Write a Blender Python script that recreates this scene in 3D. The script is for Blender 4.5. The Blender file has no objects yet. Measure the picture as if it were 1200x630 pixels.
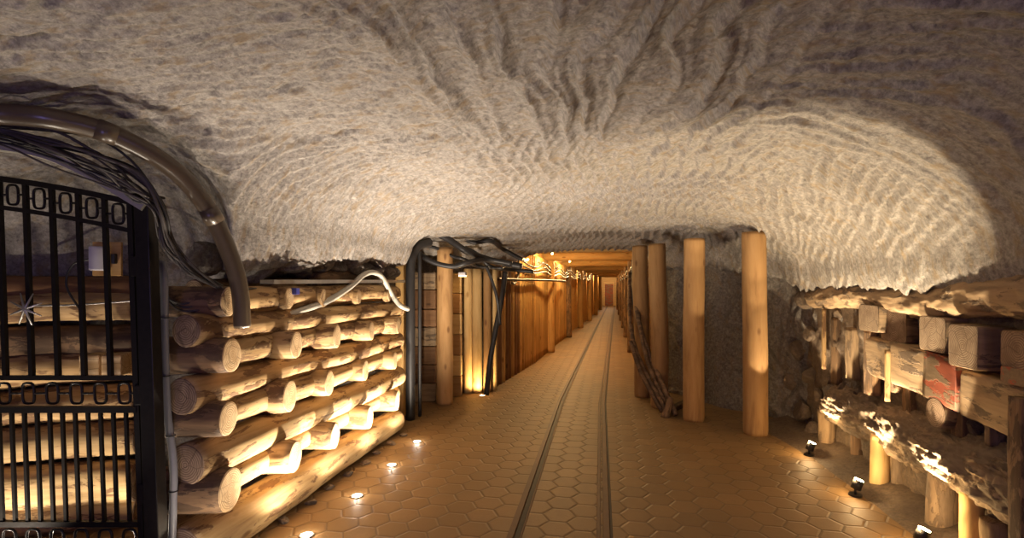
import bpy, math, random
import numpy as np
from mathutils import Vector, Matrix

S = bpy.context.scene
COL = S.collection
A = math.radians(10.76)
CA, SA = math.cos(A), math.sin(A)
CH = 1.55                      # eye height
R_ = random.Random(7)

# ------------------------------------------------------------------ survey helpers
def at(px, py, D):
    """point of the place at depth D in front of the eye, seen in the direction of (px, py)"""
    L = (px - 600) / 600 * D
    return Vector((L * CA - D * SA, L * SA + D * CA, CH - (py - 335) * D / 600))
def on_x(px, py, X):
    """point of the upright plane x = X seen in that direction"""
    t = (px - 600) / 600
    y = X * (CA + t * SA) / (t * CA - SA)
    D = -X * SA + y * CA
    return Vector((X, y, CH - (py - 335) * D / 600))
def wp(L, D, z=0):
    return Vector((L * CA - D * SA, L * SA + D * CA, z))

# ------------------------------------------------------------------ noise
def _h(ix, iy, iz, s):
    n = (ix.astype(np.int64) * 374761393 + iy.astype(np.int64) * 668265263 + iz.astype(np.int64) * 2147483647 + s * 144665) & 0xffffffff
    n = ((n ^ (n >> 13)) * 1274126177) & 0xffffffff
    n = ((n ^ (n >> 16)) * 2246822519) & 0xffffffff
    return ((n ^ (n >> 15)) & 0xffffff) / float(0xffffff) * 2 - 1
def vn(x, y, z=0.0, s=0):
    x, y, z = np.broadcast_arrays(np.asarray(x, float), np.asarray(y, float), np.asarray(z, float))
    ix, iy, iz = np.floor(x), np.floor(y), np.floor(z)
    fx, fy, fz = x - ix, y - iy, z - iz
    fx, fy, fz = [f * f * f * (f * (f * 6 - 15) + 10) for f in (fx, fy, fz)]
    r = 0
    for dx in (0, 1):
        for dy in (0, 1):
            for dz in (0, 1):
                w = (fx if dx else 1 - fx) * (fy if dy else 1 - fy) * (fz if dz else 1 - fz)
                r = r + w * _h(ix + dx, iy + dy, iz + dz, s)
    return r
def fbm(x, y, z=0.0, s=0, o=4):
    r = 0; a = 1; f = 1; t = 0
    for k in range(o):
        r = r + a * vn(x * f, y * f, np.asarray(z) * f, s + k * 17); t += a; a *= .5; f *= 2.03
    return r / t
def sstep(a, b, x):
    t = np.clip((x - a) / (b - a), 0, 1)
    return t * t * (3 - 2 * t)

# ------------------------------------------------------------------ object helpers
def mk(name, V, F, mat, parent=None, smooth=True, M=None):
    me = bpy.data.meshes.new(name)
    me.from_pydata([tuple(v) for v in V], [], F)
    me.update()
    if smooth:
        me.polygons.foreach_set('use_smooth', [True] * len(me.polygons))
    if mat: me.materials.append(mat)
    o = bpy.data.objects.new(name, me); COL.objects.link(o)
    if M is not None: o.matrix_world = M
    if parent is not None: o.parent = parent
    return o
def tag(o, label=None, cat=None, group=None, kind=None):
    if label: o['label'] = label
    if cat: o['category'] = cat
    if group: o['group'] = group
    if kind: o['kind'] = kind
    return o
def empty(name, loc=(0, 0, 0), M=None):
    o = bpy.data.objects.new(name, None); COL.objects.link(o)
    o.empty_display_size = .1
    if M is not None: o.matrix_world = M
    else: o.location = loc
    return o
def frame(a, b, up=(0, 0, 1)):
    """matrix whose X axis runs a -> b"""
    a, b = Vector(a), Vector(b)
    x = (b - a).normalized(); u = Vector(up)
    if abs(x.dot(u)) > .95: u = Vector((0, 1, 0))
    y = u.cross(x).normalized(); z = x.cross(y)
    M = Matrix((x, y, z)).transposed().to_4x4(); M.translation = a
    return M
def grid_faces(n, m, wrap=False):
    F = []
    for i in range(n - 1):
        for j in range(m if wrap else m - 1):
            k = (j + 1) % m
            F.append((i * m + j, i * m + k, (i + 1) * m + k, (i + 1) * m + j))
    return F
def box_vf(x0, x1, y0, y1, z0, z1, bev=.0):
    """box with chamfered edges"""
    import itertools
    if bev <= 0:
        V = [(x, y, z) for x in (x0, x1) for y in (y0, y1) for z in (z0, z1)]
        return V, [(0, 1, 3, 2), (4, 6, 7, 5), (0, 4, 5, 1), (2, 3, 7, 6), (0, 2, 6, 4), (1, 5, 7, 3)]
    import bmesh
    bm = bmesh.new(); bmesh.ops.create_cube(bm, size=1)
    for v in bm.verts:
        v.co = Vector(((x0 + x1) / 2 + v.co.x * (x1 - x0), (y0 + y1) / 2 + v.co.y * (y1 - y0), (z0 + z1) / 2 + v.co.z * (z1 - z0)))
    bmesh.ops.bevel(bm, geom=bm.edges[:], offset=bev, segments=2, profile=.6, affect='EDGES')
    bm.verts.ensure_lookup_table()
    V = [tuple(v.co) for v in bm.verts]; F = [tuple(v.index for v in f.verts) for f in bm.faces]
    bm.free(); return V, F
def join_vf(parts):
    V = []; F = []
    for v, f in parts:
        n = len(V); V += list(v); F += [tuple(i + n for i in q) for q in f]
    return V, F
def smooth_path(P, k=6, closed=False):
    P = [Vector(p) for p in P]
    if len(P) < 3: return P
    out = []
    n = len(P)
    rng = range(n if closed else n - 1)
    for i in rng:
        if closed: p0, p1, p2, p3 = P[i - 1], P[i], P[(i + 1) % n], P[(i + 2) % n]
        else: p0, p1, p2, p3 = P[max(i - 1, 0)], P[i], P[i + 1], P[min(i + 2, n - 1)]
        for j in range(k):
            t = j / k
            out.append(.5 * ((2 * p1) + (p2 - p0) * t + (2 * p0 - 5 * p1 + 4 * p2 - p3) * t * t + (3 * p1 - p0 - 3 * p2 + p3) * t ** 3))
    if not closed: out.append(P[-1])
    return out
def tube_vf(P, r, seg=8, closed=False, caps=True, flat=None):
    P = [Vector(p) for p in P]; n = len(P)
    T = []
    for i in range(n):
        a = P[i - 1] if (i or closed) else P[0]; b = P[(i + 1) % n] if (i < n - 1 or closed) else P[-1]
        T.append((b - a).normalized())
    u = Vector((0, 0, 1))
    if abs(T[0].dot(u)) > .9: u = Vector((1, 0, 0))
    u = (u - T[0] * u.dot(T[0])).normalized()
    V = []
    for i in range(n):
        u = (u - T[i] * u.dot(T[i])).normalized(); w = T[i].cross(u)
        rr = r[i] if isinstance(r, (list, tuple)) else r
        for j in range(seg):
            a = 2 * math.pi * j / seg + math.pi / seg
            ku, kw = (rr, rr) if flat is None else (rr * flat[0], rr * flat[1])
            V.append(P[i] + u * (math.cos(a) * ku) + w * (math.sin(a) * kw))
    F = grid_faces(n, seg, True)
    if closed:
        F += [((n - 1) * seg + j, (n - 1) * seg + (j + 1) % seg, (j + 1) % seg, j) for j in range(seg)]
    elif caps:
        F.append(tuple(range(seg))[::-1]); F.append(tuple((n - 1) * seg + j for j in range(seg)))
    return V, F
def tube(name, P, r, mat, parent=None, k=6, seg=8, closed=False, smooth=True, flat=None):
    Q = smooth_path(P, k, closed) if k > 1 else P
    V, F = tube_vf(Q, r, seg, closed, flat=flat)
    if parent is None:
        o0 = Vector(P[0]); V = [Vector(v) - o0 for v in V]
        o = mk(name, V, F, mat, None, smooth); o.location = o0
        return o
    return mk(name, V, F, mat, parent, smooth)

# ------------------------------------------------------------------ materials
class NT:
    def __init__(s, name):
        s.m = bpy.data.materials.new(name); s.m.use_nodes = True
        s.t = s.m.node_tree; s.b = s.t.nodes['Principled BSDF']
    def n(s, t, **kw):
        o = s.t.nodes.new(t)
        for k, v in kw.items():
            if k.startswith('i_'): o.inputs[k[2:].replace('_', ' ')].default_value = v
            else: setattr(o, k, v)
        return o
    def l(s, a, b): s.t.links.new(a, b)
    def ramp(s, src, stops):
        r = s.n('ShaderNodeValToRGB'); e = r.color_ramp.elements
        while len(e) < len(stops): e.new(.5)
        for q, (p, c) in zip(e, stops):
            q.position = p; q.color = (*c, 1) if len(c) == 3 else c
        s.l(src, r.inputs[0]); return r.outputs[0]
    def mix(s, f, a, b, mode='MIX'):
        m = s.n('ShaderNodeMix', data_type='RGBA', blend_type=mode)
        for v, i in ((f, 0), (a, 6), (b, 7)):
            if hasattr(v, 'is_output'): s.l(v, m.inputs[i])
            elif i == 0: m.inputs[0].default_value = v
            else: m.inputs[i].default_value = (*v, 1)
        return m.outputs[2]
    def math(s, op, a, b=None, c=None):
        m = s.n('ShaderNodeMath', operation=op)
        for i, v in enumerate((a, b, c)):
            if v is None: continue
            if hasattr(v, 'is_output'): s.l(v, m.inputs[i])
            else: m.inputs[i].default_value = v
        return m.outputs[0]
    def vmath(s, op, a, b=None):
        m = s.n('ShaderNodeVectorMath', operation=op)
        for i, v in enumerate((a, b)):
            if v is None: continue
            if hasattr(v, 'is_output'): s.l(v, m.inputs[i])
            else: m.inputs[i].default_value = v
        return m.outputs[0]
    def noise(s, vec, scale, detail=4, rough=.55, dist=0):
        q = s.n('ShaderNodeTexNoise', i_Scale=scale, i_Detail=detail, i_Roughness=rough, i_Distortion=dist)
        s.l(vec, q.inputs['Vector']); return q.outputs['Fac']
    def coords(s, scale=(1, 1, 1), rnd=True):
        tc = s.n('ShaderNodeTexCoord'); v = tc.outputs['Object']
        if rnd:
            oi = s.n('ShaderNodeObjectInfo')
            c = s.n('ShaderNodeCombineXYZ')
            k = s.math('MULTIPLY', oi.outputs['Random'], 37.0)
            for i in range(3): s.l(k, c.inputs[i])
            v = s.vmath('ADD', v, c.outputs[0])
        if scale != (1, 1, 1): v = s.vmath('MULTIPLY', v, scale)
        return v
    def bump(s, h, strength=.4, dist=.01, prev=None):
        b = s.n('ShaderNodeBump', i_Strength=strength, i_Distance=dist)
        s.l(h, b.inputs['Height'])
        if prev is not None: s.l(prev, b.inputs['Normal'])
        return b.outputs[0]
    def out(s, col=None, nrm=None, rough=.7, metal=0, spec=.3):
        if col is not None:
            if hasattr(col, 'is_output'): s.l(col, s.b.inputs['Base Color'])
            else: s.b.inputs['Base Color'].default_value = (*col, 1)
        if nrm is not None: s.l(nrm, s.b.inputs['Normal'])
        s.b.inputs['Roughness'].default_value = rough
        s.b.inputs['Metallic'].default_value = metal
        s.b.inputs['Specular IOR Level'].default_value = spec
        return s.m

def wood(name, pale, mid, dark, bark=None, bark_amt=.5, grain=1.0, bump=.5, rough=.75):
    q = NT(name)
    g = q.noise(q.coords((2.2, 26 * grain, 26 * grain)), 1.0, 6, .62, .6)
    c = q.ramp(g, [(.30, dark), (.46, mid), (.66, pale)])
    big = q.noise(q.coords((1.2, 3, 3)), 1.6, 3, .5)
    c = q.mix(q.math('MULTIPLY', q.math('GREATER_THAN', big, .9), 1), c, c)
    c2 = q.mix(q.math('MULTIPLY', big, .8), c, mid)
    # knots
    v = q.n('ShaderNodeTexVoronoi', feature='F1', i_Scale=1.0, i_Randomness=1.0)
    q.l(q.coords((2.6, 6.0, 6.0)), v.inputs['Vector'])
    kn = q.ramp(v.outputs['Distance'], [(.07, (1, 1, 1)), (.15, (0, 0, 0))])
    c3 = q.mix(kn, c2, dark)
    h = g
    nr = q.bump(g, bump * .5, .006)
    if bark is not None:
        bn = q.noise(q.coords((2.4, 8, 8)), 1.5, 6, .68, .4)
        m = q.ramp(bn, [(bark_amt - .02, (1, 1, 1)), (bark_amt + .02, (0, 0, 0))])
        fine = q.noise(q.coords((14, 60, 60)), 1.0, 3, .6)
        bk = q.mix(fine, [k * .55 for k in bark], [min(1, k * 1.35) for k in bark])
        c3 = q.mix(m, c3, bk)
        nr = q.bump(m, bump, .004, nr)
    oi = q.n('ShaderNodeObjectInfo')
    hv = q.n('ShaderNodeHueSaturation'); q.l(c3, hv.inputs['Color'])
    q.l(q.math('MULTIPLY_ADD', oi.outputs['Random'], .42, .72), hv.inputs['Value'])
    return q.out(hv.outputs[0], nr, rough, 0, .25)

def endgrain(name, pale, dark):
    q = NT(name)
    v = q.coords((0, 1, 1), rnd=False)
    w = q.n('ShaderNodeTexWave', wave_type='RINGS', rings_direction='X', i_Scale=26, i_Distortion=2.2, i_Detail=3)
    w.inputs['Detail Scale'].default_value = 1.2
    q.l(v, w.inputs['Vector'])
    c = q.mix(w.outputs['Fac'], dark, pale)
    n = q.noise(q.coords((9, 9, 9)), 1, 5, .65)
    c = q.mix(q.ramp(n, [(.38, (.75, .75, .75)), (.56, (0, 0, 0))]), c, dark)
    vo = q.n('ShaderNodeTexVoronoi', feature='DISTANCE_TO_EDGE', i_Scale=9.0)
    q.l(q.coords((.1, 1, 1)), vo.inputs['Vector'])
    cr = q.ramp(vo.outputs['Distance'], [(.004, (1, 1, 1)), (.02, (0, 0, 0))])
    c = q.mix(q.math('MULTIPLY', cr, .6), c, [k * .35 for k in dark])
    return q.out(c, q.bump(w.outputs['Fac'], .25, .003), .8, 0, .2)

def plain(name, col, rough=.5, metal=0, var=.25, sc=20, bump=.1, spec=.4):
    q = NT(name)
    n = q.noise(q.coords(), sc, 4, .6)
    c = q.mix(n, [k * (1 - var) for k in col], [min(1, k * (1 + var)) for k in col])
    return q.out(c, q.bump(n, bump, .002), rough, metal, spec)

def rockmat(name, pale, mid, dark, warm, bstr=.7, glint=0):
    q = NT(name)
    co = q.coords(rnd=False)
    n1 = q.noise(co, 3.2, 6, .62); n2 = q.noise(co, 34, 6, .78); n3 = q.noise(q.coords((1, 2.4, 1), False), 9, 4, .6)
    c = q.ramp(n2, [(.30, dark), (.47, mid), (.62, pale)])
    c = q.mix(q.ramp(n3, [(.52, (0, 0, 0)), (.68, (.75, .75, .75))]), c, warm)
    c = q.mix(q.math('MULTIPLY', n1, .5), c, mid)
    nr = q.bump(n2, bstr, .013)
    n4 = q.noise(co, 90, 4, .7)
    nr = q.bump(n4, bstr * .8, .004, nr)
    vo = q.n('ShaderNodeTexVoronoi', i_Scale=60); q.l(co, vo.inputs['Vector'])
    nr = q.bump(vo.outputs['Distance'], bstr * .4, .004, nr)
    return q.out(c, nr, .62, 0, .35)

def emit(name, col, s):
    q = NT(name)
    q.b.inputs['Base Color'].default_value = (*col, 1)
    q.b.inputs['Emission Color'].default_value = (*col, 1)
    q.b.inputs['Emission Strength'].default_value = s
    return q.m

M = {}
M['salt'] = rockmat('carved_salt_rock', (.42, .385, .345), (.25, .225, .205), (.07, .06, .06), (.26, .17, .07), 1.0)
M['rock'] = rockmat('dark_rock', (.30, .27, .235), (.15, .13, .115), (.04, .034, .03), (.20, .13, .07), .9)
M['dirt'] = rockmat('dusty_mortar', (.20, .145, .095), (.12, .085, .06), (.045, .03, .024), (.15, .10, .05), .9)
M['log'] = wood('peeled_log', (.58, .40, .21), (.41, .26, .115), (.17, .09, .036), (.19, .105, .05), .46)
M['log_pale'] = wood('bare_log', (.60, .43, .225), (.44, .29, .13), (.20, .11, .045), (.22, .125, .06), .43)
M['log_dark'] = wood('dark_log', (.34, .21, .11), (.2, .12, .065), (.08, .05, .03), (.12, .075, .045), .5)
M['post'] = wood('peeled_post', (.50, .30, .135), (.40, .225, .09), (.22, .11, .045), None, .5, .6, .35)
M['plank'] = wood('tunnel_plank', (.68, .44, .18), (.55, .32, .11), (.30, .15, .05), None, .5, .7, .5)
M['plank_pale'] = wood('pale_plank', (.72, .52, .25), (.6, .4, .17), (.4, .24, .09), None, .5, .6, .3)
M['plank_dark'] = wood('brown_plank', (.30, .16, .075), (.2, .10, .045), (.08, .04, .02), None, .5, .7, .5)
M['bark'] = wood('rough_bark', (.46, .34, .22), (.31, .22, .14), (.12, .085, .06), (.22, .16, .11), .52, .5, 1.0)
M['old'] = wood('weathered_timber', (.44, .31, .18), (.28, .19, .11), (.10, .07, .045), (.15, .105, .07), .44, .7, .8)
M['end'] = endgrain('sawn_end', (.72, .54, .32), (.40, .25, .12))
M['end_old'] = endgrain('weathered_sawn_end', (.47, .36, .25), (.24, .165, .11))
M['end_dark'] = endgrain('dark_sawn_end', (.36, .25, .17), (.17, .11, .07))
M['red'] = wood('red_painted_wood', (.42, .12, .06), (.30, .075, .04), (.12, .05, .03), (.22, .15, .09), .5, .7, .7)
M['iron'] = plain('black_iron', (.022, .019, .018), .42, .6, .35, 40, .3, .5)
M['conduit'] = plain('smoked_plastic_conduit', (.085, .062, .042), .30, 0, .3, 6, .15, .6)
M['black'] = plain('black_rubber', (.022, .02, .02), .45, 0, .3, 30, .1, .4)
M['cable'] = plain('dusty_cable', (.07, .06, .055), .5, 0, .4, 18, .2, .4)
M['grey'] = plain('grey_plastic', (.20, .20, .23), .4, 0, .15, 8, .05, .5)
M['palegrey'] = plain('pale_grey_pipe', (.42, .40, .34), .4, 0, .35, 7, .2, .5)
M['zinc'] = plain('zinc_steel', (.45, .43, .40), .38, .7, .2, 30, .1, .5)
M['white'] = plain('white_enclosure', (.62, .60, .62), .45, 0, .08, 10, .02, .4)
M['blue'] = plain('blue_plastic', (.05, .06, .30), .4, 0, .1, 10, .02, .5)
M['rail'] = plain('rusty_rail', (.10, .045, .018), .6, .1, .35, 14, .3, .5)
M['groove'] = plain('oily_groove', (.03, .018, .012), .6, 0, .3, 10, .2, .3)
M['lampglass'] = emit('lit_lens', (1, .80, .50), 60)
M['spotglass'] = emit('lit_spot_lens', (1, .74, .36), 60)
M['bulb'] = emit('warm_bulb', (1, .62, .25), 25)

def pavers():
    q = NT('hexagonal_pavers')
    tc = q.n('ShaderNodeTexCoord'); co = tc.outputs['Object']
    s = .198
    warp = q.noise(co, 2.0, 2, .5)
    p = q.vmath('ADD', q.vmath('MULTIPLY', co, (1 / s, 1 / s, 0)), (200, 200, 0))
    r = (math.sqrt(3), 1, 1); hr = (r[0] / 2, .5, 0)
    def cell(v):
        return q.vmath('SUBTRACT', q.vmath('MODULO', v, r), hr)
    a = cell(p); b = cell(q.vmath('SUBTRACT', p, hr))
    def ln(v):
        m = q.n('ShaderNodeVectorMath', operation='LENGTH'); q.l(v, m.inputs[0]); return m.outputs['Value']
    sel = q.math('LESS_THAN', ln(b), ln(a))
    mx = q.n('ShaderNodeMix', data_type='VECTOR'); q.l(sel, mx.inputs[0]); q.l(a, mx.inputs[4]); q.l(b, mx.inputs[5])
    g = mx.outputs[1]
    idv = q.vmath('SUBTRACT', p, g)
    ab = q.vmath('ABSOLUTE', g)
    sp = q.n('ShaderNodeSeparateXYZ'); q.l(ab, sp.inputs[0])
    X, Y = sp.outputs[0], sp.outputs[1]
    d = q.math('MAXIMUM', Y, q.math('ADD', q.math('MULTIPLY', X, .8660254), q.math('MULTIPLY', Y, .5)))
    edge = q.math('SUBTRACT', .5, d)                       # 0 at joint
    wob = q.math('MULTIPLY', q.math('SUBTRACT', q.noise(co, 30, 3, .6), .5), .02)
    edge = q.math('ADD', edge, wob)
    joint = q.ramp(edge, [(.012, (1, 1, 1)), (.035, (0, 0, 0))])
    wn = q.n('ShaderNodeTexWhiteNoise', noise_dimensions='2D')
    rd = q.vmath('ADD', idv, (.013, .017, 0))
    sn = q.vmath('SNAP', rd, (.43, .25, 1)); q.l(sn, wn.inputs['Vector'])
    base = q.mix(wn.outputs['Value'], (.195, .112, .042), (.265, .16, .066))
    n = q.noise(co, 38, 5, .65)
    base = q.mix(q.ramp(n, [(.35, (.6, .6, .6)), (.6, (0, 0, 0))]), base, (.22, .125, .048))
    big = q.noise(co, 1.1, 4, .6)
    base = q.mix(q.ramp(big, [(.40, (.55, .55, .55)), (.62, (0, 0, 0))]), base, (.19, .12, .055))
    col = q.mix(q.math('MULTIPLY', joint, .55), base, (.08, .045, .02))
    h = q.ramp(edge, [(.0, (0, 0, 0)), (.07, (1, 1, 1))])
    nr = q.bump(h, .8, .006)
    nr = q.bump(n, .35, .003, nr)
    nr = q.bump(wn.outputs['Value'], .25, .004, nr)
    return q.out(col, nr, .58, 0, .35)
M['pavers'] = pavers()

# ------------------------------------------------------------------ SHELL
FZ = 0.0
V, F = box_vf(-5.5, 3.2, -3.5, 44, -.25, 0)
floor = mk('floor', V, F, M['pavers'], smooth=False); tag(floor, kind='structure')

# footprint of the gallery: (x, y, height of the rock's lower edge, width over which the vault springs)
FP = [(-5.6, 1.9, 1.62, .35), (-4.2, 2.35, 1.62, .35), (-2.95, 3.10, 1.66, .40), (-2.50, 2.98, 1.68, .45), (-2.16, 2.62, 1.80, .5), (-2.10, 3.2, 1.86, .7), (-2.10, 5.2, 1.92, .9),
      (-2.45, 6.2, 2.18, .8), (-2.1, 6.95, 2.12, .8), (-1.72, 7.6, 1.92, .7), (-1.62, 8.7, 1.85, .7)]
FPR = [(.62, 8.7, 1.95, .5), (.75, 7.75, 1.95, .5), (1.25, 7.0, 1.95, .7), (1.80, 6.25, 1.80, .9), (1.97, 5.6, 1.66, 1.1),
       (1.95, 4.6, 1.675, 1.1), (1.97, 3.0, 1.66, 1.1), (2.1, 1.0, 1.55, 1.2), (2.2, -3.5, 1.5, 1.3)]
POLY = FP + FPR + [(-5.6, -3.5, 1.6, .4)]
def inside(x, y):
    c = np.zeros(np.broadcast(x, y).shape, bool)
    n = len(POLY); j = n - 1
    for i in range(n):
        xi, yi = POLY[i][:2]; xj, yj = POLY[j][:2]
        if yi != yj:
            c ^= ((yi > y) != (yj > y)) & (x < (xj - xi) * (y - yi) / (yj - yi) + xi)
        j = i
    return c
def ceil_base(x, y):
    dm = np.full(x.shape, 1e9); W = 0; Z = 0; WD = 0
    for ch in (FP, FPR):
        for a, b in zip(ch[:-1], ch[1:]):
            ex, ey = b[0] - a[0], b[1] - a[1]
            t = np.clip(((x - a[0]) * ex + (y - a[1]) * ey) / (ex * ex + ey * ey), 0, 1)
            d = np.hypot(x - a[0] - t * ex, y - a[1] - t * ey)
            w = 1 / (d + .06) ** 3
            W = W + w; Z = Z + w * (a[2] + t * (b[2] - a[2])); WD = WD + w * (a[3] + t * (b[3] - a[3]))
            dm = np.minimum(dm, d)
    ze = Z / W; wd = WD / W
    d = np.where(inside(x, y), dm, -dm)
    H = 2.56 - .052 * np.clip(y - 2.2, 0, 3.5) - .075 * np.clip(y - 5.7, 0, 3) - .035 * (x + .2) ** 2
    t = np.clip(d / wd, 0, 1)
    z = ze + (H - ze) * np.sqrt(np.clip(1 - (1 - t) ** 2.1, 0, 1))
    z = np.where(d < 0, ze + np.clip(d, -.05, 0) * 2.4, z)
    return z, d
def crest(u): return 1 - np.abs(np.sin(np.pi * u))
def saw(u, k=.16):
    t = u - np.floor(u)
    return np.where(t < k, t / k, ((1 - t) / (1 - k)) ** 1.5)
def ceil_z(x, y):
    z, d = ceil_base(x, y)
    arc = (2.5 - z)
    lo = fbm(x * .8, y * .8, 0, 3, 3)
    z = z + .05 * fbm(x * 1.1, y * 1.1, 0, 9, 3) * sstep(0, .4, d)
    w1 = vn(x * 1.0, y * .8, 0, 21) * .16 + vn(x * 3.1, y * 2.0, 0, 22) * .05
    w2 = vn(x * 1.3, y * 1.3, 0, 31) * .12 + vn(x * 3.3, y * 2.6, 0, 32) * .05
    near = sstep(4.3, 2.6, y)
    far = 1 - near
    # A: cuts running along the gallery, breaking into short scallops towards the tunnel
    uA = (x + w1) / .155
    segA = vn(x * 6, y * 2.6 + w2 * 6, 0, 41)
    uA = uA + .35 * vn(x * 3, y * 2.2, 0, 83) + .15 * vn(x * 9, y * 7, 0, 84)
    hA = saw(uA) * (.30 + .70 * sstep(-.6, .3, segA)) * .060 + saw(uA * 2.3 + 3 * w2, .3) * .007 * (1 + segA)
    uA2 = (x + .5 * w1 + .1 * np.sin(y * 4)) / .105
    rowp = (y + .35 * w2) / .34
    hA2 = saw(uA2 + .9 * rowp, .22) * (.30 + .70 * np.abs(np.sin(np.pi * (rowp + .3 * vn(x * 7, 0, 0, 46))))) * .050
    hA = hA * (1 - far) + hA2 * far
    # C: oblique cuts on the right haunch
    uC = (.90 * (x + arc * .8) - .42 * y + w1 * .8) / .105 + .55 * vn(x * 2.6, y * 2.2, 0, 81) + .28 * vn(x * 8, y * 6, 0, 82)
    hC = saw(-uC, .2) * (.25 + .75 * sstep(-.55, .35, vn(x * 5, y * 4.5, 0, 43))) * .042 + saw((y + .2 * x + w2) / .075, .3) * .010
    # B: cuts running across
    uB = (y + .10 * x + w2 * 1.1) / .125
    uB = uB + .35 * vn(x * 1.6, y * 3, 0, 85) + .2 * vn(x * 5, y * 9, 0, 86)
    hB = saw(uB, .2) * (.55 + .45 * vn(x * 2.4, y * 6, 0, 42)) * .042
    uD = (y - .25 * x + w2) / .085
    hD = saw(-uD, .25) * (.5 + .5 * vn(x * 3.0, y * 7, 0, 44)) * .030
    mR = sstep(.45, 1.1, x + .3 * lo) * sstep(3.5, 2.9, y - .25 * lo)
    mC = sstep(.9, 1.4, x + .2 * lo) * (1 - mR)
    mL = sstep(-.7, -1.5, x + .4 * lo)
    mA = np.clip(1 - mR - mC - mL, 0, 1)
    h = mA * hA + mC * hC + mR * hB + mL * hD
    cut = (.2 + .8 * mL + .5 * mR) * sstep(.30, .55, fbm(x * 4.0, y * 15.0, 0, 71, 3) + .12 * fbm(x * 14, y * 20, 0, 73, 2))
    fine = .017 * fbm(x * 8, y * 9, 0, 51, 4) - .022 * cut + .009 * np.abs(fbm(x * 20, y * 26, 0, 52, 3)) + .004 * np.abs(vn(x * 40, y * 40, 0, 58))
    rag = np.exp(-np.clip(d, 0, 9) / .12)                       # ragged lower lip
    fine = fine + rag * (.05 * fbm(x * 4, y * 4, 0, 61, 4))
    return z - h - fine
def axis(parts):
    out = []
    for a, b, st in parts:
        n = max(1, int(round((b - a) / st)))
        out += list(np.linspace(a, b, n, endpoint=False))
    out.append(parts[-1][1]); return np.array(out)
gx = axis([(-5.6, -3.6, .035), (-3.6, 2.5, .0105)])
gy = axis([(-3.5, .6, .08), (.6, 6.2, .0105), (6.2, 8.55, .02)])
X, Y = np.meshgrid(gx, gy, indexing='ij')
Z = ceil_z(X, Y)
nx, ny = X.shape
co = np.stack([X, Y, Z], -1).reshape(-1, 3)
I = np.arange(nx * ny).reshape(nx, ny)
Q = np.stack([I[:-1, :-1], I[:-1, 1:], I[1:, 1:], I[1:, :-1]], -1).reshape(-1, 4)
# leave out what lies far beyond the walls
dd = ceil_base(X, Y)[1]
keep = (dd[:-1, :-1] > -.30).reshape(-1)
Q = Q[keep]
me = bpy.data.meshes.new('ceiling')
me.vertices.add(len(co)); me.vertices.foreach_set('co', co.ravel())
me.loops.add(len(Q) * 4); me.loops.foreach_set('vertex_index', Q.ravel().astype(np.int32))
me.polygons.add(len(Q)); me.polygons.foreach_set('loop_start', np.arange(0, len(Q) * 4, 4, dtype=np.int32))
me.polygons.foreach_set('loop_total', np.full(len(Q), 4, np.int32))
me.polygons.foreach_set('use_smooth', np.ones(len(Q), bool))
me.update(); me.validate()
me.materials.append(M['salt'])
ceiling = bpy.data.objects.new('ceiling', me); COL.objects.link(ceiling); tag(ceiling, kind='structure')

def cz(x, y):
    return float(ceil_z(np.array([[x]]), np.array([[y]]))[0, 0])

def sheet(name, pts, z0, z1, mat, amp=.08, st=.03, seed=5, chis=.0, lean=0, sc=2.2):
    """rough upright rock face along a polyline (left-hand normal faces the gallery)"""
    P = []
    for a, b in zip(pts[:-1], pts[1:]):
        n = max(2, int(math.dist(a, b) / st))
        for k in range(n): P.append((a[0] + (b[0] - a[0]) * k / n, a[1] + (b[1] - a[1]) * k / n, b[0] - a[0], b[1] - a[1]))
    a, b = pts[-2], pts[-1]; P.append((b[0], b[1], b[0] - a[0], b[1] - a[1]))
    P = np.array(P)
    for _ in range(6):
        P[1:-1, 2:] = (P[:-2, 2:] + P[1:-1, 2:] * 2 + P[2:, 2:]) / 4
    L = np.hypot(P[:, 2], P[:, 3]); nxv, nyv = P[:, 3] / L, -P[:, 2] / L
    zz = np.arange(z0, z1 + st, st)
    PX, ZZ = np.meshgrid(P[:, 0], zz, indexing='ij'); PY, _ = np.meshgrid(P[:, 1], zz, indexing='ij')
    NX, _ = np.meshgrid(nxv, zz, indexing='ij'); NY, _ = np.meshgrid(nyv, zz, indexing='ij')
    h = amp * fbm(PX * sc, PY * sc, ZZ * sc, seed, 5)
    if chis:
        w = vn(PX * 2, PY * 2, ZZ * 2, seed + 5) * .3
        h = h + chis * crest((ZZ * .8 + (PX - PY) * .5 + w) / .11)
    h = h + lean * (ZZ - z0)
    Vv = np.stack([PX + NX * h, PY + NY * h, ZZ], -1).reshape(-1, 3)
    return tag(mk(name, Vv, grid_faces(len(P), len(zz)), mat), kind='structure')

sheet('wall_left', [(-5.6, 2.25), (-4.2, 2.75), (-2.95, 3.35), (-2.72, 3.55), (-2.70, 5.3), (-2.75, 6.3), (-2.72, 6.95), (-1.95, 7.25), (-1.85, 8.6)], -.02, 2.5, M['rock'], .10)
sheet('wall_right', [(.68, 8.8), (.75, 7.95), (1.3, 7.15), (1.95, 6.4), (2.10, 5.95), (2.17, 5.2), (2.18, 3.0), (2.25, 1.0), (2.3, -3.5)], -.02, 2.35, M['rock'], .10, chis=.03)
sheet('wall_rubble', [(2.08, 5.95), (2.14, 5.2), (2.14, 3.0), (2.2, 1.0)], .05, 1.66, M['dirt'], .05, st=.02, seed=15, sc=6)
sheet('wall_back', [(2.5, -3.4), (-5.6, -3.4)], -.02, 2.7, M['rock'], .1, .08)
sheet('wall_far_left', [(-5.5, -3.5), (-5.5, 2.4)], -.02, 2.6, M['rock'], .1, .08)

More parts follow.
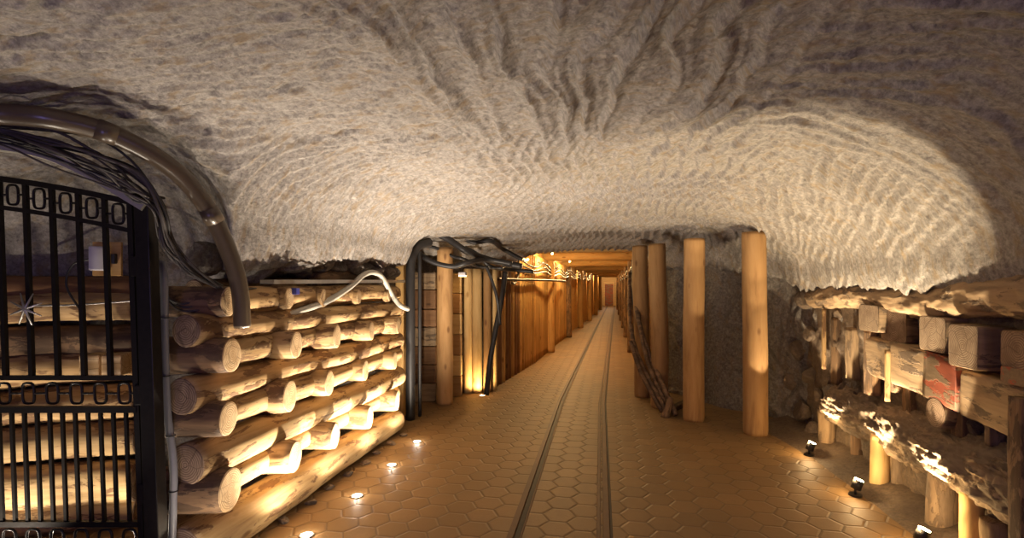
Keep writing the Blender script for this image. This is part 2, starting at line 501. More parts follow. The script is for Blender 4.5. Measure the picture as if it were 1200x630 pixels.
# ------------------------------------------------------------------ LOGS
def log_vf(Ln, r0, r1, seed, seg=28, rough=.05, knob=.0, bend=.01, st=.035, cap=True, flake=0):
    n = max(4, int(Ln / st)); xs = np.linspace(0, Ln, n)
    th = np.linspace(0, 2 * np.pi, seg, endpoint=False)
    Xg, T = np.meshgrid(xs, th, indexing='ij')
    r = r0 + (r1 - r0) * Xg / Ln
    c, s = np.cos(T), np.sin(T)
    k = 1 + rough * fbm(Xg * 2.2, c * 1.3, s * 1.3, seed, 3) + rough * .5 * fbm(Xg * 9, c * 3.5, s * 3.5, seed + 3, 3)
    if knob: k = k + knob * np.maximum(0, fbm(Xg * 5, c * 2.5, s * 2.5, seed + 8, 3))
    if flake: k = k + flake * (np.abs(fbm(Xg * 16, c * 5, s * 5, seed + 21, 3)) - .25) + flake * .6 * sstep(.05, .15, fbm(Xg * 5, c * 4, s * 4, seed + 25, 4))
    edge = np.minimum(Xg, Ln - Xg)
    k = k * (1 - .05 * np.exp(-edge / .008))
    by = bend * vn(xs * 1.1, 0, 0, seed + 11)[:, None]; bz = bend * vn(xs * 1.1, 5, 0, seed + 12)[:, None]
    by = by - by[0, 0]; bz = bz - bz[0, 0]
    V = np.stack([Xg, r * k * c + by, r * k * s + bz], -1).reshape(-1, 3)
    F = grid_faces(n, seg, True)
    if cap:
        F.append(tuple(range(seg))[::-1]); F.append(tuple((n - 1) * seg + j for j in range(seg)))
    return [tuple(v) for v in V], F, V.reshape(n, seg, 3)
SEED = [100]
def log(name, a, b, r0, r1, mat, ends=(None, None), label=None, cat='log', group=None, endlabel=None, **kw):
    SEED[0] += 13
    a, b = Vector(a), Vector(b); Ln = (b - a).length
    V, F, G = log_vf(Ln, r0, r1, SEED[0], **kw)
    o = mk(name, V, F, mat, M=frame(a, b))
    # crisp ends
    for which, em in zip((0, -1), ends):
        if em is None: continue
        ring = G[which]; c = ring.mean(0); sgn = -1 if which == 0 else 1
        Vd = []; m = ring.shape[0]
        for kf, off in ((1.0, .0005), (.985, .003), (.9, .0045), (.5, .005)):
            for p in ring:
                q = c + (p - c) * kf; Vd.append((c[0] + sgn * off, q[1], q[2]))
        Vd.append((c[0] + sgn * .005, c[1], c[2]))
        Fd = grid_faces(4, m, True) + [(3 * m + j, 3 * m + (j + 1) % m, 4 * m) for j in range(m)]
        e = mk('cut_end', Vd, Fd, em, o)
        if endlabel: e['label'] = endlabel
    if label: tag(o, label, cat, group)
    return o

# crib wall on the left ------------------------------------------------------
GL = 'long logs of the crib wall on the left'
GC = 'short cross logs of the crib wall on the left'
XL = -2.235
LONG = [(.130, .142, .118, 'bottommost and brightest long log of the left crib wall, lying along the floor lights'),
        (.593, .118, .105, 'second long log from the floor in the left crib wall, running its whole length'),
        (.962, .102, .098, 'third long log from the floor in the left crib wall, flaking bark along it'),
        (1.312, .092, .088, 'uppermost full-length long log of the left crib wall, just under the pale pipe')]
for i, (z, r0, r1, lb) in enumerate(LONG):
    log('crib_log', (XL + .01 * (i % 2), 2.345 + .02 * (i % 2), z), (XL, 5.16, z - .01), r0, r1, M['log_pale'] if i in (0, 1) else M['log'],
        (M['end_dark'], M['end']), lb, 'log', GL, 'round sawn end in shade', rough=.06, bend=.015)  # near ends take darker end grain, their shade put into the colour
CY = [2.49, 3.05, 3.55, 4.12, 4.72]
ordn = ['nearest', 'second', 'middle', 'fourth', 'farthest']
rown = ['lowest', 'second lowest', 'third', 'top']
CR = [(.425, [.122, .105, .100, .100, .098]), (.822, [.098, .108, .100, .092, .088]), (1.165, [.100, .095, .092, .085, .085]), (1.462, [None, None, .07, .065, .065])]
for j, (z, rs) in enumerate(CR):
    for i, r in enumerate(rs):
        if r is None:
            if i == 0: r = .085
            else: r = .075
        y = CY[i] + (.0, -.015, .02, -.01)[j] + (.06 if (j == 3 and i < 2) else 0)
        xe = -2.02 + .02 * math.sin(i * 7 + j * 3) + (.0 if i else -.01)
        if j == 3: xe -= .06
        xe -= .03
        dl = .40 if i == 0 else .5
        log('cross_log', (xe - dl * CA, y - dl * SA, z), (xe, y, z), r * 1.04, r, M['log_dark'] if i == 0 else M['log'], (None, M['end']),  # nearest logs take the dark wood: their shaded side is put into the colour
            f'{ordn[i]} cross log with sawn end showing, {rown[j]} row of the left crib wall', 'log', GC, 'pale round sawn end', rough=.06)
for j, (z, rs) in enumerate(CR):
    log('filler_log', (-2.215, 2.62, z), (-2.215, 5.08, z), .086, .080, M['log_pale'] if j == 0 else M['log'], (None, M['end']),
        f'recessed lengthwise log behind the cross log ends, {rown[j]} row of crib wall', 'log', 'recessed logs of the crib wall', rough=.06, bend=.015)
log('bark_log', (-2.50, 2.72, 1.515), (-2.47, 5.0, 1.56), .078, .085, M['log_dark'], (M['end_dark'], None),
    'dark log with dirty round end on top of the crib wall, beside the gate post', 'log', endlabel='dirty brown end', rough=.09)
log('bark_log', (-2.34, 3.75, 1.60), (-2.36, 5.0, 1.70), .06, .085, M['log_dark'], (None, M['end_dark']),
    'short brown bark log resting slanted on the far top of the crib wall', 'log', rough=.12)
# rubble that fills the gap between the crib and the ceiling
def rock_vf(rx, ry, rz, seed, n=14):
    import bmesh
    bm = bmesh.new(); bmesh.ops.create_icosphere(bm, subdivisions=3, radius=1)
    P = np.array([v.co[:] for v in bm.verts]); F = [tuple(v.index for v in f.verts) for f in bm.faces]; bm.free()
    rr = np.random.RandomState(seed)
    for _ in range(9):
        nrm = rr.normal(size=3); nrm /= np.linalg.norm(nrm); dd_ = P @ nrm; c = rr.uniform(.55, .85)
        P = P - np.outer(np.maximum(dd_ - c, 0), nrm)
    P = P * (1 + .08 * fbm(P[:, 0] * 3, P[:, 1] * 3, P[:, 2] * 3, seed, 3))[:, None]
    P *= (rx, ry, rz)
    return [tuple(p) for p in P], F
def rock(name, loc, size, mat, label, group=None, rot=0):
    SEED[0] += 3
    V, F = rock_vf(*size, SEED[0]); o = mk(name, V, F, mat, smooth=False); o.location = loc; o.rotation_euler = (.2 * math.sin(SEED[0]), .2, rot)
    return tag(o, label, 'rock', group)
for k in range(22):
    y = 2.8 + (k // 2) * .23
    rock('rubble_stone', (-2.50 + .17 * (k % 2) + .04 * math.sin(k * 5), y + .1 * (k % 2), 1.72 - .03 * (k % 2) + .03 * math.sin(k * 3)), (.13, .15, (.11, .07)[k % 2]), M['rock'],
         'dark broken rubble stone wedged between crib wall top and ceiling', 'rubble above the crib wall', k)
for k in range(9):
    y = 2.75 + k * .28
    rock('rubble_stone', (-2.10 + .015 * math.sin(k * 4), y, .012), (.035 + .02 * abs(math.sin(k * 3)), .05, .022), M['dirt'],
         'small dusty stone lying under the edge of the bottom crib log', 'stones along the crib foot', k)

# log wall behind the gate -------------------------------------------------
a0 = wp(-3.62, 3.08); b0 = wp(-2.45, 3.36)
dirn = (b0 - a0).normalized()
rows = [(.10, .105), (.30, .13), (.545, .115), (.765, .11), (.985, .105), (1.185, .10), (1.375, .095), (1.55, .085)]
place = ['bottommost', 'second', 'third', 'fourth', 'fifth', 'sixth', 'seventh', 'topmost']
mats = ['log', 'log_pale', 'log_pale', 'log', 'log', 'log_dark', 'log', 'plank_dark']
for i, (z, r) in enumerate(rows):
    log('stacked_log', (a0.x - .05 * (i % 2), a0.y, z), (b0.x, b0.y, z), r, r * (.95 + .1 * (i % 2)), M[mats[i]], (M['end_dark'], M['end_dark']),
        f'horizontal log of the wall seen through the iron gate, {place[i]} from the floor', 'log', 'logs stacked behind the iron gate', rough=.10, bend=.04)
V, F = box_vf(-.10, .10, -.02, .02, -.075, .075, .006)
# two sawn block ends in the stack
for k, (px, lb) in enumerate(((118, 'left of two small sawn blocks wedged between logs behind the gate'), (143, 'right of two small sawn blocks wedged between logs behind the gate'))):
    p = at(px, 425, 3.17)
    V, F = box_vf(-.052, .052, -.12, .05, -.062, .062, .006)
    o = mk('wedge_block', V, F, M['end'], smooth=False); o.location = p; o.rotation_euler.z = A + .2; tag(o, lb, 'block', 'sawn blocks behind the gate')

# ------------------------------------------------------------------ IRON GATE
GD = 2.6
GM = Matrix.Rotation(A, 4, 'Z'); GM.translation = wp(0, GD)
gate = empty('iron_gate', M=GM)
tag(gate, 'black wrought iron gate with an arched scroll top in front of stacked logs', 'gate')
def gl(px, py):      # gate-local point, leaning slightly
    return Vector(((px - 600) / 600 * GD, 0, CH - (py - 335) * GD / 600))
def lean(z): return -.022 * (1.1 - z)
def gp(x, z): return Vector((x - lean(z) * 1.6, 0, z))
xr = -1.905; xl = -3.05
def top(x): return 1.985 + .155 * (1 - ((x + 3.3) / 1.35) ** 2) if x > -3.3 else 2.14
def bar(name, P, w, lab=None, t=None):
    return tube(name, P, w, M['iron'], gate, k=1, seg=4, smooth=False)
bar('stile', [gp(xr, .06), gp(xr, top(xr))], .019)
bar('stile', [gp(xl - .35, .06), gp(xl - .35, top(xl))], .019)
xs_arc = np.linspace(xl - .35, xr, 24)
bar('top_rail', [gp(x, top(x)) for x in xs_arc], .020)
bar('arched_rail', [gp(x, top(x) - .145) for x in xs_arc], .016)
for z, w, nm in ((1.085, .016, 'middle_rail'), (.925, .022, 'middle_rail'), (.345, .019, 'bottom_rail'), (.17, .019, 'bottom_rail')):
    bar(nm, [gp(xl - .35, z), gp(xr, z)], w)
k = 0; x = xr - .133
while x > xl - .3:
    bar('upright_bar', [gp(x, 1.085), gp(x, top(x))], .0145)
    x -= .133; k += 1
x = xr - .062
while x > xl - .32:
    bar('slim_bar', [gp(x, .345), gp(x, .925)], .0105)
    x -= .0645
def scroll(cx, cz_, w, h):
    P = []
    for i in range(20):
        a = 2 * math.pi * i / 20
        c, s = math.cos(a), math.sin(a)
        P.append(gp(cx + w * math.copysign(abs(c) ** .55, c), cz_ + h * math.copysign(abs(s) ** .55, s)))
    va, fa = tube_vf(P, .0065, 6, True)
    vb, fb = tube_vf([gp(cx - .066, cz_), gp(cx - w, cz_)], .006, 6); vc, fc = tube_vf([gp(cx + w, cz_), gp(cx + .066, cz_)], .006, 6)
    V, F = join_vf([(va, fa), (vb, fb), (vc, fc)])
    mk('scroll', V, F, M['iron'], gate)
x = xr - .066
while x > xl - .3:
    scroll(x, top(x) - .073, .028, .050)
    x -= .133
x = xr - .066
while x > xl - .3:
    scroll(x, 1.006, .030, .052)
    scroll(x, .258, .033, .058)
    x -= .122
# rosette of twisted rods
c = gp(xr - .133 * 4, 1.435); parts = []
for k in range(4):
    a = .35 + k * math.pi / 4
    d = Vector((math.cos(a), 0, math.sin(a)))
    parts.append(tube_vf([c - d * .085 + Vector((0, -.02, 0)), c + Vector((0, -.028, 0)), c + d * .085 + Vector((0, -.02, 0))], [.003, .007, .003], 5))
V, F = join_vf(parts); e = mk('rosette', V, F, M['zinc'], gate); e['label'] = 'star of crossed bright rods'
# post
pm = Matrix.Rotation(A, 4, 'Z'); pm.translation = wp(-1.83, GD)
V, F = box_vf(-.036, .036, -.036, .036, 0, 2.0, .004)
V = [(v[0] + (v[2] - 1.0) * -.032, v[1], v[2]) for v in V]
gpost = empty('gate_post', M=pm); tag(gpost, 'square black iron post the gate hangs on, next to the log crib', 'post')
mk('shaft', V, F, M['iron'], gpost, False)
V, F = box_vf(-.062 - .032, .062 - .032, -.055, .06, 2.0, 2.012, .003); mk('post_cap', V, F, M['iron'], gpost, False)
for z in (.5, 1.0, 1.65):
    V, F = box_vf(-.075, -.04, -.02, .02, z - .05, z + .05, .004)
    V = [(v[0] + (v[2] - 1.0) * -.032, v[1], v[2]) for v in V]
    mk('hinge', V, F, M['iron'], gpost, False)

# grey conduit beside the post, with ties
cp = [at(187, 308, 2.72), at(192, 320, 2.70), at(193, 400, 2.70), at(196, 480, 2.70), at(203, 540, 2.70), at(203, 590, 2.70), at(200, 676, 2.70)]
cp[-1].z = .0
o = tube('grey_conduit', cp, .019, M['grey'], seg=12); tag(o, 'smooth grey plastic conduit running down between gate post and crib wall', 'conduit')
for i, (px, py) in enumerate(((193, 372), (194, 440), (200, 510), (203, 575))):
    p = at(px, py, 2.70) - o.location
    P = [p + Vector((.021 * math.cos(t), .021 * math.sin(t), 0)) for t in np.linspace(0, 2 * math.pi, 12, endpoint=False)]
    V, F = tube_vf(P, .003, 5, True); e = mk('cable_tie', V, F, M['black'], o); e['label'] = 'black cable tie'

# big bent conduit -------------------------------------------------------------
bp = [at(-520, 150, 2.15), at(-250, 134, 2.08), at(-70, 128, 2.05), at(0, 133, 2.15), at(60, 139, 2.2), at(125, 155, 2.32), at(180, 182, 2.45), at(218, 212, 2.58), at(248, 252, 2.7), at(270, 300, 2.8), at(281, 340, 2.86), at(284, 382, 2.9)]
o = tube('bent_conduit', bp, .045, M['conduit'], seg=20, k=8); tag(o, 'thick brown plastic conduit arching under the ceiling and down onto the crib wall', 'pipe')
for i in (4, 8):
    pass
for t in (5, 8):
    p = bp[t]; d = (bp[t + 1] - bp[t - 1]).normalized()
    V, F = tube_vf([p - d * .04 - bp[0], p + d * .04 - bp[0]], .0485, 20); e = mk('coupling', V, F, M['conduit'], o)
# pale curved cable tray
tp = [at(-520, 190, 2.3), at(-250, 172, 2.25), at(-70, 166, 2.25), at(0, 172, 2.35), at(50, 181, 2.4), at(95, 200, 2.45), at(130, 220, 2.5), at(168, 243, 2.55)]
o = tube('cable_trunking', tp, .030, M['palegrey'], seg=4, k=6, smooth=False, flat=(.85, 1.0)); tag(o, 'pale flat trunking curving under the cable bundle above the gate', 'trunking')
# cable bundle
for k in range(18):
    r = random.Random(50 + k)
    def j(s): return r.uniform(-s, s)
    u = k / 17.
    P = [at(-520, 165 + 20 * u, 2.24), at(-250, 148 + 20 * u, 2.2), at(-60, 142 + 20 * u + j(2), 2.2 + j(.04)), at(0, 148 + 19 * u + j(2), 2.25 + j(.05)), at(60, 154 + 34 * u + j(8), 2.3 + j(.06)), at(115, 170 + 42 * u + j(9), 2.38 + j(.06)),
         at(160 + j(5), 203 + 34 * u + j(8), 2.45 + j(.05)), at(184 + 6 * (1 - u) + j(5), 246 + j(6), 2.52 + j(.05)), at(200 - 8 * u + j(5), 285 + j(5), 2.6 + j(.04)), at(224 - 8 * u + j(4), 315 + j(4), 2.7 + j(.03)), at(258 + j(3), 336 + j(2), 2.85 + j(.02))]
    o = tube('cable', P, r.choice((.005, .006, .008)), M['cable'] if k % 3 else M['black'], seg=6, k=5)
    tag(o, 'thin dusty cable of the tangled bundle between the thick conduit and the gate', 'cable', 'cables of the bundle above the gate')
for k in range(3):
    P = [at(190 + k * 4, 340 + k * 5, 2.78), at(208 + k * 3, 362 - k * 3, 2.8), at(235, 362 - k * 6, 2.82), at(262, 342 - k, 2.87), at(300, 338, 3.2)]
    o = tube('cable', P, .006, M['cable'], seg=6); tag(o, 'thin cable looping round the top log beside the gate post', 'cable', 'cables looping at the crib corner')
V, F = box_vf(-.028, .028, -.02, .02, -.022, .022, .004)
o = mk('connector_box', V, F, M['blue'], smooth=False); o.location = at(271, 346, 2.95); o.rotation_euler.z = .3; tag(o, 'small blue connector box where the cables meet at the crib corner', 'box')
o = mk('connector_box', V, F, M['blue'], smooth=False); o.location = at(345, 341, 3.5); tag(o, 'small blue connector box on the cable tray above the crib wall', 'box')
# zinc cable tray on the crib
t0, t1 = Vector((-2.17, 2.95, 1.575)), Vector((-2.19, 5.15, 1.60))
tray = empty('cable_tray', M=frame(t0, t1)); tag(tray, 'thin zinc cable tray lying along the top of the crib wall', 'cable tray')
Ln = (t1 - t0).length
for s in (-1, 1):
    V, F = box_vf(0, Ln, s * .05 - .002, s * .05 + .002, -.012, .016, 0); mk('side_rail', V, F, M['zinc'], tray, False)
parts = []
for k in range(int(Ln / .09)):
    parts.append(box_vf(k * .09, k * .09 + .05, -.05, .05, -.012, -.009, 0))
V, F = join_vf(parts); mk('slotted_floor', V, F, M['zinc'], tray, False)
# pale pipe over the crib
pp = [on_x(286, 391, -2.20), on_x(315, 378, -2.18), on_x(352, 364, -2.16), on_x(385, 352, -2.14), on_x(410, 336, -2.14), on_x(426, 322, -2.14), on_x(437, 319, -2.14), on_x(448, 325, -2.14), on_x(458, 343, -2.12), on_x(468, 357, -2.12), on_x(478, 362, -2.10)]
o = tube('flexible_pipe', pp, .024, M['palegrey'], seg=12, k=6); tag(o, 'pale flexible pipe humped over the top of the crib wall', 'pipe')
# meter box on the rock behind the gate
bm_ = Matrix.Rotation(A + .2, 4, 'Z'); bm_.translation = at(124, 303, 3.02)
mb = empty('junction_box', M=bm_); tag(mb, 'white junction box with a cable, mounted on a board behind the gate', 'box')
V, F = box_vf(-.075, .075, .01, .03, -.10, .10, .003); mk('backboard', V, F, M['plank'], mb, False)
V, F = box_vf(-.065, .02, -.05, .01, -.07, .07, .008); mk('enclosure', V, F, M['white'], mb, False)
V, F = box_vf(.035, .055, -.02, .01, -.03, .03, .004); mk('switch', V, F, M['black'], mb, False)
tube('lead', [(-.06, -.02, 0), (-.16, -.02, -.04), (-.19, -.02, -.16), (-.12, -.02, -.3)], .006, M['black'], mb)
tp = [at(30, 358, 3.1), at(90, 357, 3.08), at(160, 352, 3.1)]
o = tube('steel_wire', tp, .006, M['zinc'], seg=6); tag(o, 'thin bright steel wire stretched across the logs behind the gate', 'wire')

# ------------------------------------------------------------------ CENTRE LEFT: boards, blocks, posts
def plank(name, foot, h, w, t, mat, label=None, group=None, yaw=0, lean_=(0, 0), cat='plank', round_=0):
    """upright board; its long axis is local X"""
    SEED[0] += 7
    n = 14; V = []; m = 10
    for i in range(n):
        x = h * i / (n - 1)
        for jx in range(m):
            a = 2 * math.pi * jx / m + math.pi / m
            c, s = math.cos(a), math.sin(a); pw = .45 if not round_ else 1
            yy = w / 2 * math.copysign(abs(c) ** pw, c); zz = t / 2 * math.copysign(abs(s) ** pw, s)
            V.append((x, yy, zz))
    Va = np.array(V); k = 1 + .05 * fbm(Va[:, 0] * 3, Va[:, 1] * 6, Va[:, 2] * 6, SEED[0], 2)
    Va[:, 1] *= k; Va[:, 2] *= k
    F = grid_faces(n, m, True) + [tuple(range(m))[::-1], tuple((n - 1) * m + q for q in range(m))]
    a = Vector(foot); b = a + Vector((lean_[0], lean_[1], h))
    x = (b - a).normalized(); yv = Vector((math.cos(yaw), math.sin(yaw), 0)); yv = (yv - x * yv.dot(x)).normalized(); zv = x.cross(yv)
    Mx = Matrix((x, yv, zv)).transposed().to_4x4(); Mx.translation = a
    o = mk(name, Va, F, mat, M=Mx)
    if label: tag(o, label, cat, group)
    return o
# boards just past the crib
for k, px in enumerate((468, 474)):
    p = at(px, 470, 6.15); p.z = 0
    plank('upright_board', p, 1.9, .09, .05, M['plank'], ('narrow orange-brown upright board right at the far end of the crib wall', 'narrow brown upright board between crib wall end and black pipe')[k], None, A)
p = at(481, 470, 5.95)
o = tube('drain_pipe', [Vector((p.x, p.y, 0)), Vector((p.x, p.y, .6)), Vector((p.x, p.y, 1.2)), Vector((p.x, p.y, 1.75)), at(483, 300, 5.95), at(490, 288, 6.0), at(503, 284, 6.15)], .055, M['black'], seg=14)
tag(o, 'thick black pipe standing upright past the crib wall, bent over at its top', 'pipe')
p = at(492, 470, 6.1)
o = tube('cable', [Vector((p.x, p.y, 0)), Vector((p.x, p.y, .8)), Vector((p.x, p.y, 1.7)), at(491, 290, 6.1)], .022, M['black'], seg=10)
tag(o, 'black cable hanging straight down beside the thick upright pipe', 'cable')
# stacked timber blocks wall (faces the viewer)
c0 = wp(-1.22, 6.95); 
bl = ['lowest', 'second', 'third', 'fourth', 'fifth', 'sixth', 'seventh']
z = .0
for k in range(7):
    h = .25 + .02 * math.sin(k * 3)
    V, F = box_vf(-.16, .20, -.10, .10, 0, h - .008, .015)
    o = mk('timber_block', V, F, M['plank_dark'] if k % 3 else M['old'], smooth=False)
    o.location = (c0.x, c0.y, z); o.rotation_euler.z = A + .03 * math.sin(k * 5); z += h
    tag(o, f'brown squared timber block left of the round post, {bl[k]} from the floor in its stack', 'block', 'stacked timber blocks past the crib wall')
def post(px, foot_y, top_y, r, mat, label, D=None, topz=None, **kw):
    D = D or 930 / (foot_y - 335.0)
    p = at(px, foot_y, D); p.z = 0
    zt = topz or CH - (top_y - 335) * D / 600
    return log('pit_post', p, (p.x + kw.pop('dx', 0), p.y, zt), r, r * .96, mat, (None, M['end']), label, 'post', rough=.035, bend=.01, **kw)
post(521, 472, 290, .108, M['post'], 'stout brown round post between the timber blocks and the pale boards', D=6.75)
z = 0
for k in range(6):
    V, F = box_vf(-.10, .13, -.06, .06, 0, .285, .015)
    p = wp(-.84, 7.25)
    o = mk('timber_block', V, F, M['plank_pale'] if k % 2 else M['post'], smooth=False)
    o.location = (p.x, p.y, z); o.rotation_euler.z = A; z += .29
    tag(o, f'yellowish timber block between round post and pale boards, {bl[k]} from the floor', 'block', 'yellowish blocks behind the round post')
for k, (px, w, D, mt, lb) in enumerate(((548, .13, 7.42, 'plank_pale', 'leftmost pale yellow board right of the round post'),
                                     (559, .15, 7.45, 'plank_pale', 'widest pale yellow board in the lit corner before the tunnel'),
                                     (571, .12, 7.5, 'post', 'narrow browner board on the right of the pale yellow boards'),
                                     (579, .09, 7.6, 'plank_pale', 'slim pale board in shadow behind the hanging black hose'))):
    p = at(px, 460, D); p.z = 0
    plank('upright_board', p, 1.80, w, .09, M[mt], lb, 'boards before the tunnel mouth', A + .15, round_=1)
# little lamp above pale boards
p = at(542, 323, 6.95)
lampo = empty('small_lamp', p); tag(lampo, 'small white wall lamp tucked under the cables above the pale boards', 'lamp')
V, F = box_vf(-.05, .05, -.04, .04, 0, .05, .012); mk('housing', V, F, M['white'], lampo)
V, F = box_vf(-.045, .045, -.035, .035, -.008, -.001, 0); mk('lens', V, F, M['bulb'], lampo)

# tunnel left wall ------------------------------------------------------------
def xl_(y): return float(np.interp(y, [7.4, 8.7, 10.2, 14, 23, 30, 42], [-1.78, -1.66, -1.52, -1.40, -.98, -.75, -.55]))
def xr_(y): return float(np.interp(y, [7, 12, 42], [.60, .56, .62]))
y = 7.62; k = 0
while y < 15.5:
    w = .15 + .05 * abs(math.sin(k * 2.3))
    dark = y < 9.3  # planks before the beam get browner wood, painting in their lack of light
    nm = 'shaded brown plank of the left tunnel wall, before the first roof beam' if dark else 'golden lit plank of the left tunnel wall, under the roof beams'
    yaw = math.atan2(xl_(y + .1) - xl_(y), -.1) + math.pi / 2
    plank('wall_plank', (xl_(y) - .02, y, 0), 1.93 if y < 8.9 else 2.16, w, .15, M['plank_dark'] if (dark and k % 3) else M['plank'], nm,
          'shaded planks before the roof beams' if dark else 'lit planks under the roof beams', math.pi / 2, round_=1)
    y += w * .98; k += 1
# beyond that the lining goes on as one wall
def ribbed(name, fx, y0, y1, z1, mat, sgn):
    ys = np.arange(y0, y1, .045); V = []
    for yy in ys:
        for zc in (0, .7, 1.4, z1):
            V.append((fx(yy) + sgn * (.05 * abs(math.sin(yy * 14))), yy, zc))
    return tag(mk(name, V, grid_faces(len(ys), 4), mat), kind='structure')
ribbed('wall_left_tunnel', lambda y: xl_(y) - .09, 8.6, 42, 2.3, M['plank'], 1)
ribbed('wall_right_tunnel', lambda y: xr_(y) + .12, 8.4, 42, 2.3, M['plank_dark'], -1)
# roof lagging of the tunnel
ys = np.arange(8.35, 42, .09); V = []
for yy in ys:
    for f in np.linspace(0, 1, 12):
        a, b = xl_(yy) - .15, xr_(yy) + .2
        V.append((a + (b - a) * f, yy, 2.34 + .012 * math.sin(f * 40 + yy * 2) - .0 * yy))
tag(mk('ceiling_tunnel', V, grid_faces(len(ys), 12), M['plank']), kind='structure')
V, F = box_vf(-1.2, 1.2, 41, 41.1, 0, 2.4); tag(mk('wall_end', V, F, M['plank_pale'], smooth=False), kind='structure')
dr = empty('door_1', (-.02, 40.9, 0)); dr['kind'] = 'structure'
V, F = box_vf(-.33, .33, 0, .06, .02, 1.7, .01); mk('door_panel', V, F, M['red'], dr, False)
V, F = join_vf([box_vf(-.41, -.33, -.03, .08, 0, 1.8), box_vf(.33, .41, -.03, .08, 0, 1.8), box_vf(-.41, .41, -.03, .08, 1.8, 1.88)]); mk('door_frame', V, F, M['plank_pale'], dr, False)
# sets of posts and beams
FY = [8.75, 12.0, 15.6, 19.2, 23.2, 28, 34]
fn = ['nearest', 'second nearest', 'third', 'fourth', 'fifth', 'sixth', 'farthest']
for i, y in enumerate(FY):
    a, b = xl_(y), xr_(y)
    log('roof_beam', (a - .12, y, 2.235), (b + .15, y, 2.235), .105, .10, M['plank'], (M['end'], M['end']), f'{fn[i]} round roof beam across the timbered tunnel', 'beam', 'roof beams of the tunnel', rough=.03, seg=20, st=.08)
    if i:
        log('side_post', (a + .10, y, 0), (a + .10, y, 2.14), .11, .10, M['plank'] if i != 2 else M['log_dark'], (None, None), f'round post under the left end of the {fn[i]} tunnel beam', 'post', 'left posts of the tunnel', rough=.04, seg=20, st=.08)
    log('side_post', (b - .06, y + .3, 0), (b - .06, y + .3, 2.14), .09, .085, M['log_dark'], (None, None), f'dark post near the right end of the {fn[i]} tunnel beam', 'post', 'right posts of the tunnel', rough=.04, seg=20, st=.08)
# pipe, hoses and cables on the left tunnel wall
def wl(y, dz, off=.12): return Vector((xl_(y) + off, y, dz))
o = tube('wall_pipe', [wl(7.7, 1.66, .05), wl(8.6, 1.66), wl(10, 1.67), wl(12, 1.68, .22), wl(14.4, 1.69, .16)], .024, M['black'], seg=10); tag(o, 'thin dark pipe running level along the left tunnel planks', 'pipe')
for k in range(3):
    P = []
    for i, yy in enumerate(np.arange(8.6, 24, 1.2)):
        P.append(wl(yy, 1.86 + .09 * k - (.07 if i % 2 else 0) * (1 + .4 * k), .13))
    o = tube('cable', P, .016, M['black'] if k else M['palegrey'], seg=6, k=4); tag(o, ('pale', 'dark lower', 'dark upper')[k] + ' cable sagging from hook to hook along the left tunnel wall', 'cable', 'cables on the left tunnel wall')
for k, y in enumerate((9.1, 10.3, 12.0, 13.2, 15.4, 18, 21)):
    p = wl(y, 1.99, .10)
    V, F = tube_vf([(0, 0, .05), (.03, 0, .02), (.07, 0, .02), (.09, 0, .05)], .022, 8)
    o = mk('cable_hook', V, F, M['white']); o.location = p; tag(o, 'white cable hook at the top of the left tunnel wall', 'hook', 'white cable hooks')
# black hose loop at the tunnel mouth
c = wl(8.45, 1.82, .10)
P = [c + Vector((.04 + .02 * math.sin(t), .42 * math.cos(t) - .1, .23 * math.sin(t))) for t in np.linspace(-1.9, 1.9, 9)]
o = tube('hose_loop', P, .020, M['black'], seg=8); tag(o, 'black hose hanging in a loop at the tunnel mouth', 'hose')
P = [at(592, 318, 7.3), at(588, 350, 7.25), at(580, 390, 7.2), at(574, 425, 7.15), at(570, 455, 7.1)]; P[-1].z = .04
o = tube('hanging_hose', P, [.03, .034, .04, .05] + [.06] * 30, M['black'], seg=8, k=1) if False else tube('hanging_hose', P, .038, M['black'], seg=8); tag(o, 'black hose hanging to the floor between pale and dark planks', 'hose')
o = tube('hanging_hose', [at(570, 312, 7.0), at(577, 330, 7.0), at(583, 352, 7.0), at(586, 380, 7.1)], .022, M['black'], seg=8); tag(o, 'short grey-black hose dangling in front of the pale boards', 'hose')
# thick black cables under the ceiling, centre left
CB = [([(500, 268), (525, 280), (550, 296), (580, 306), (612, 312)], 6.6, .045, 'thickest black cable slanting down under the ceiling to the tunnel mouth'),
      ([(484, 292), (505, 306), (530, 312), (550, 307), (570, 304), (600, 309)], 6.4, .034, 'black cable sagging in front of the round post'),
      ([(505, 266), (535, 276), (555, 284), (575, 282), (590, 292), (612, 304)], 6.9, .03, 'black cable humped just below the ceiling before the tunnel'),
      ([(488, 288), (510, 290), (530, 300), (545, 304), (560, 312), (590, 314)], 6.7, .022, 'thin black cable between the thick ones under the ceiling'),
      ([(545, 290), (560, 298), (575, 312), (600, 316), (625, 318)], 7.2, .028, 'black cable dropping behind the others to the tunnel wall')]
for P, D, r, lb in CB:
    o = tube('ceiling_cable', [at(px, py, D + (0.0 if i < len(P) - 2 else .5)) for i, (px, py) in enumerate(P)], r, M['black'], seg=8); tag(o, lb, 'cable', 'black cables before the tunnel mouth')

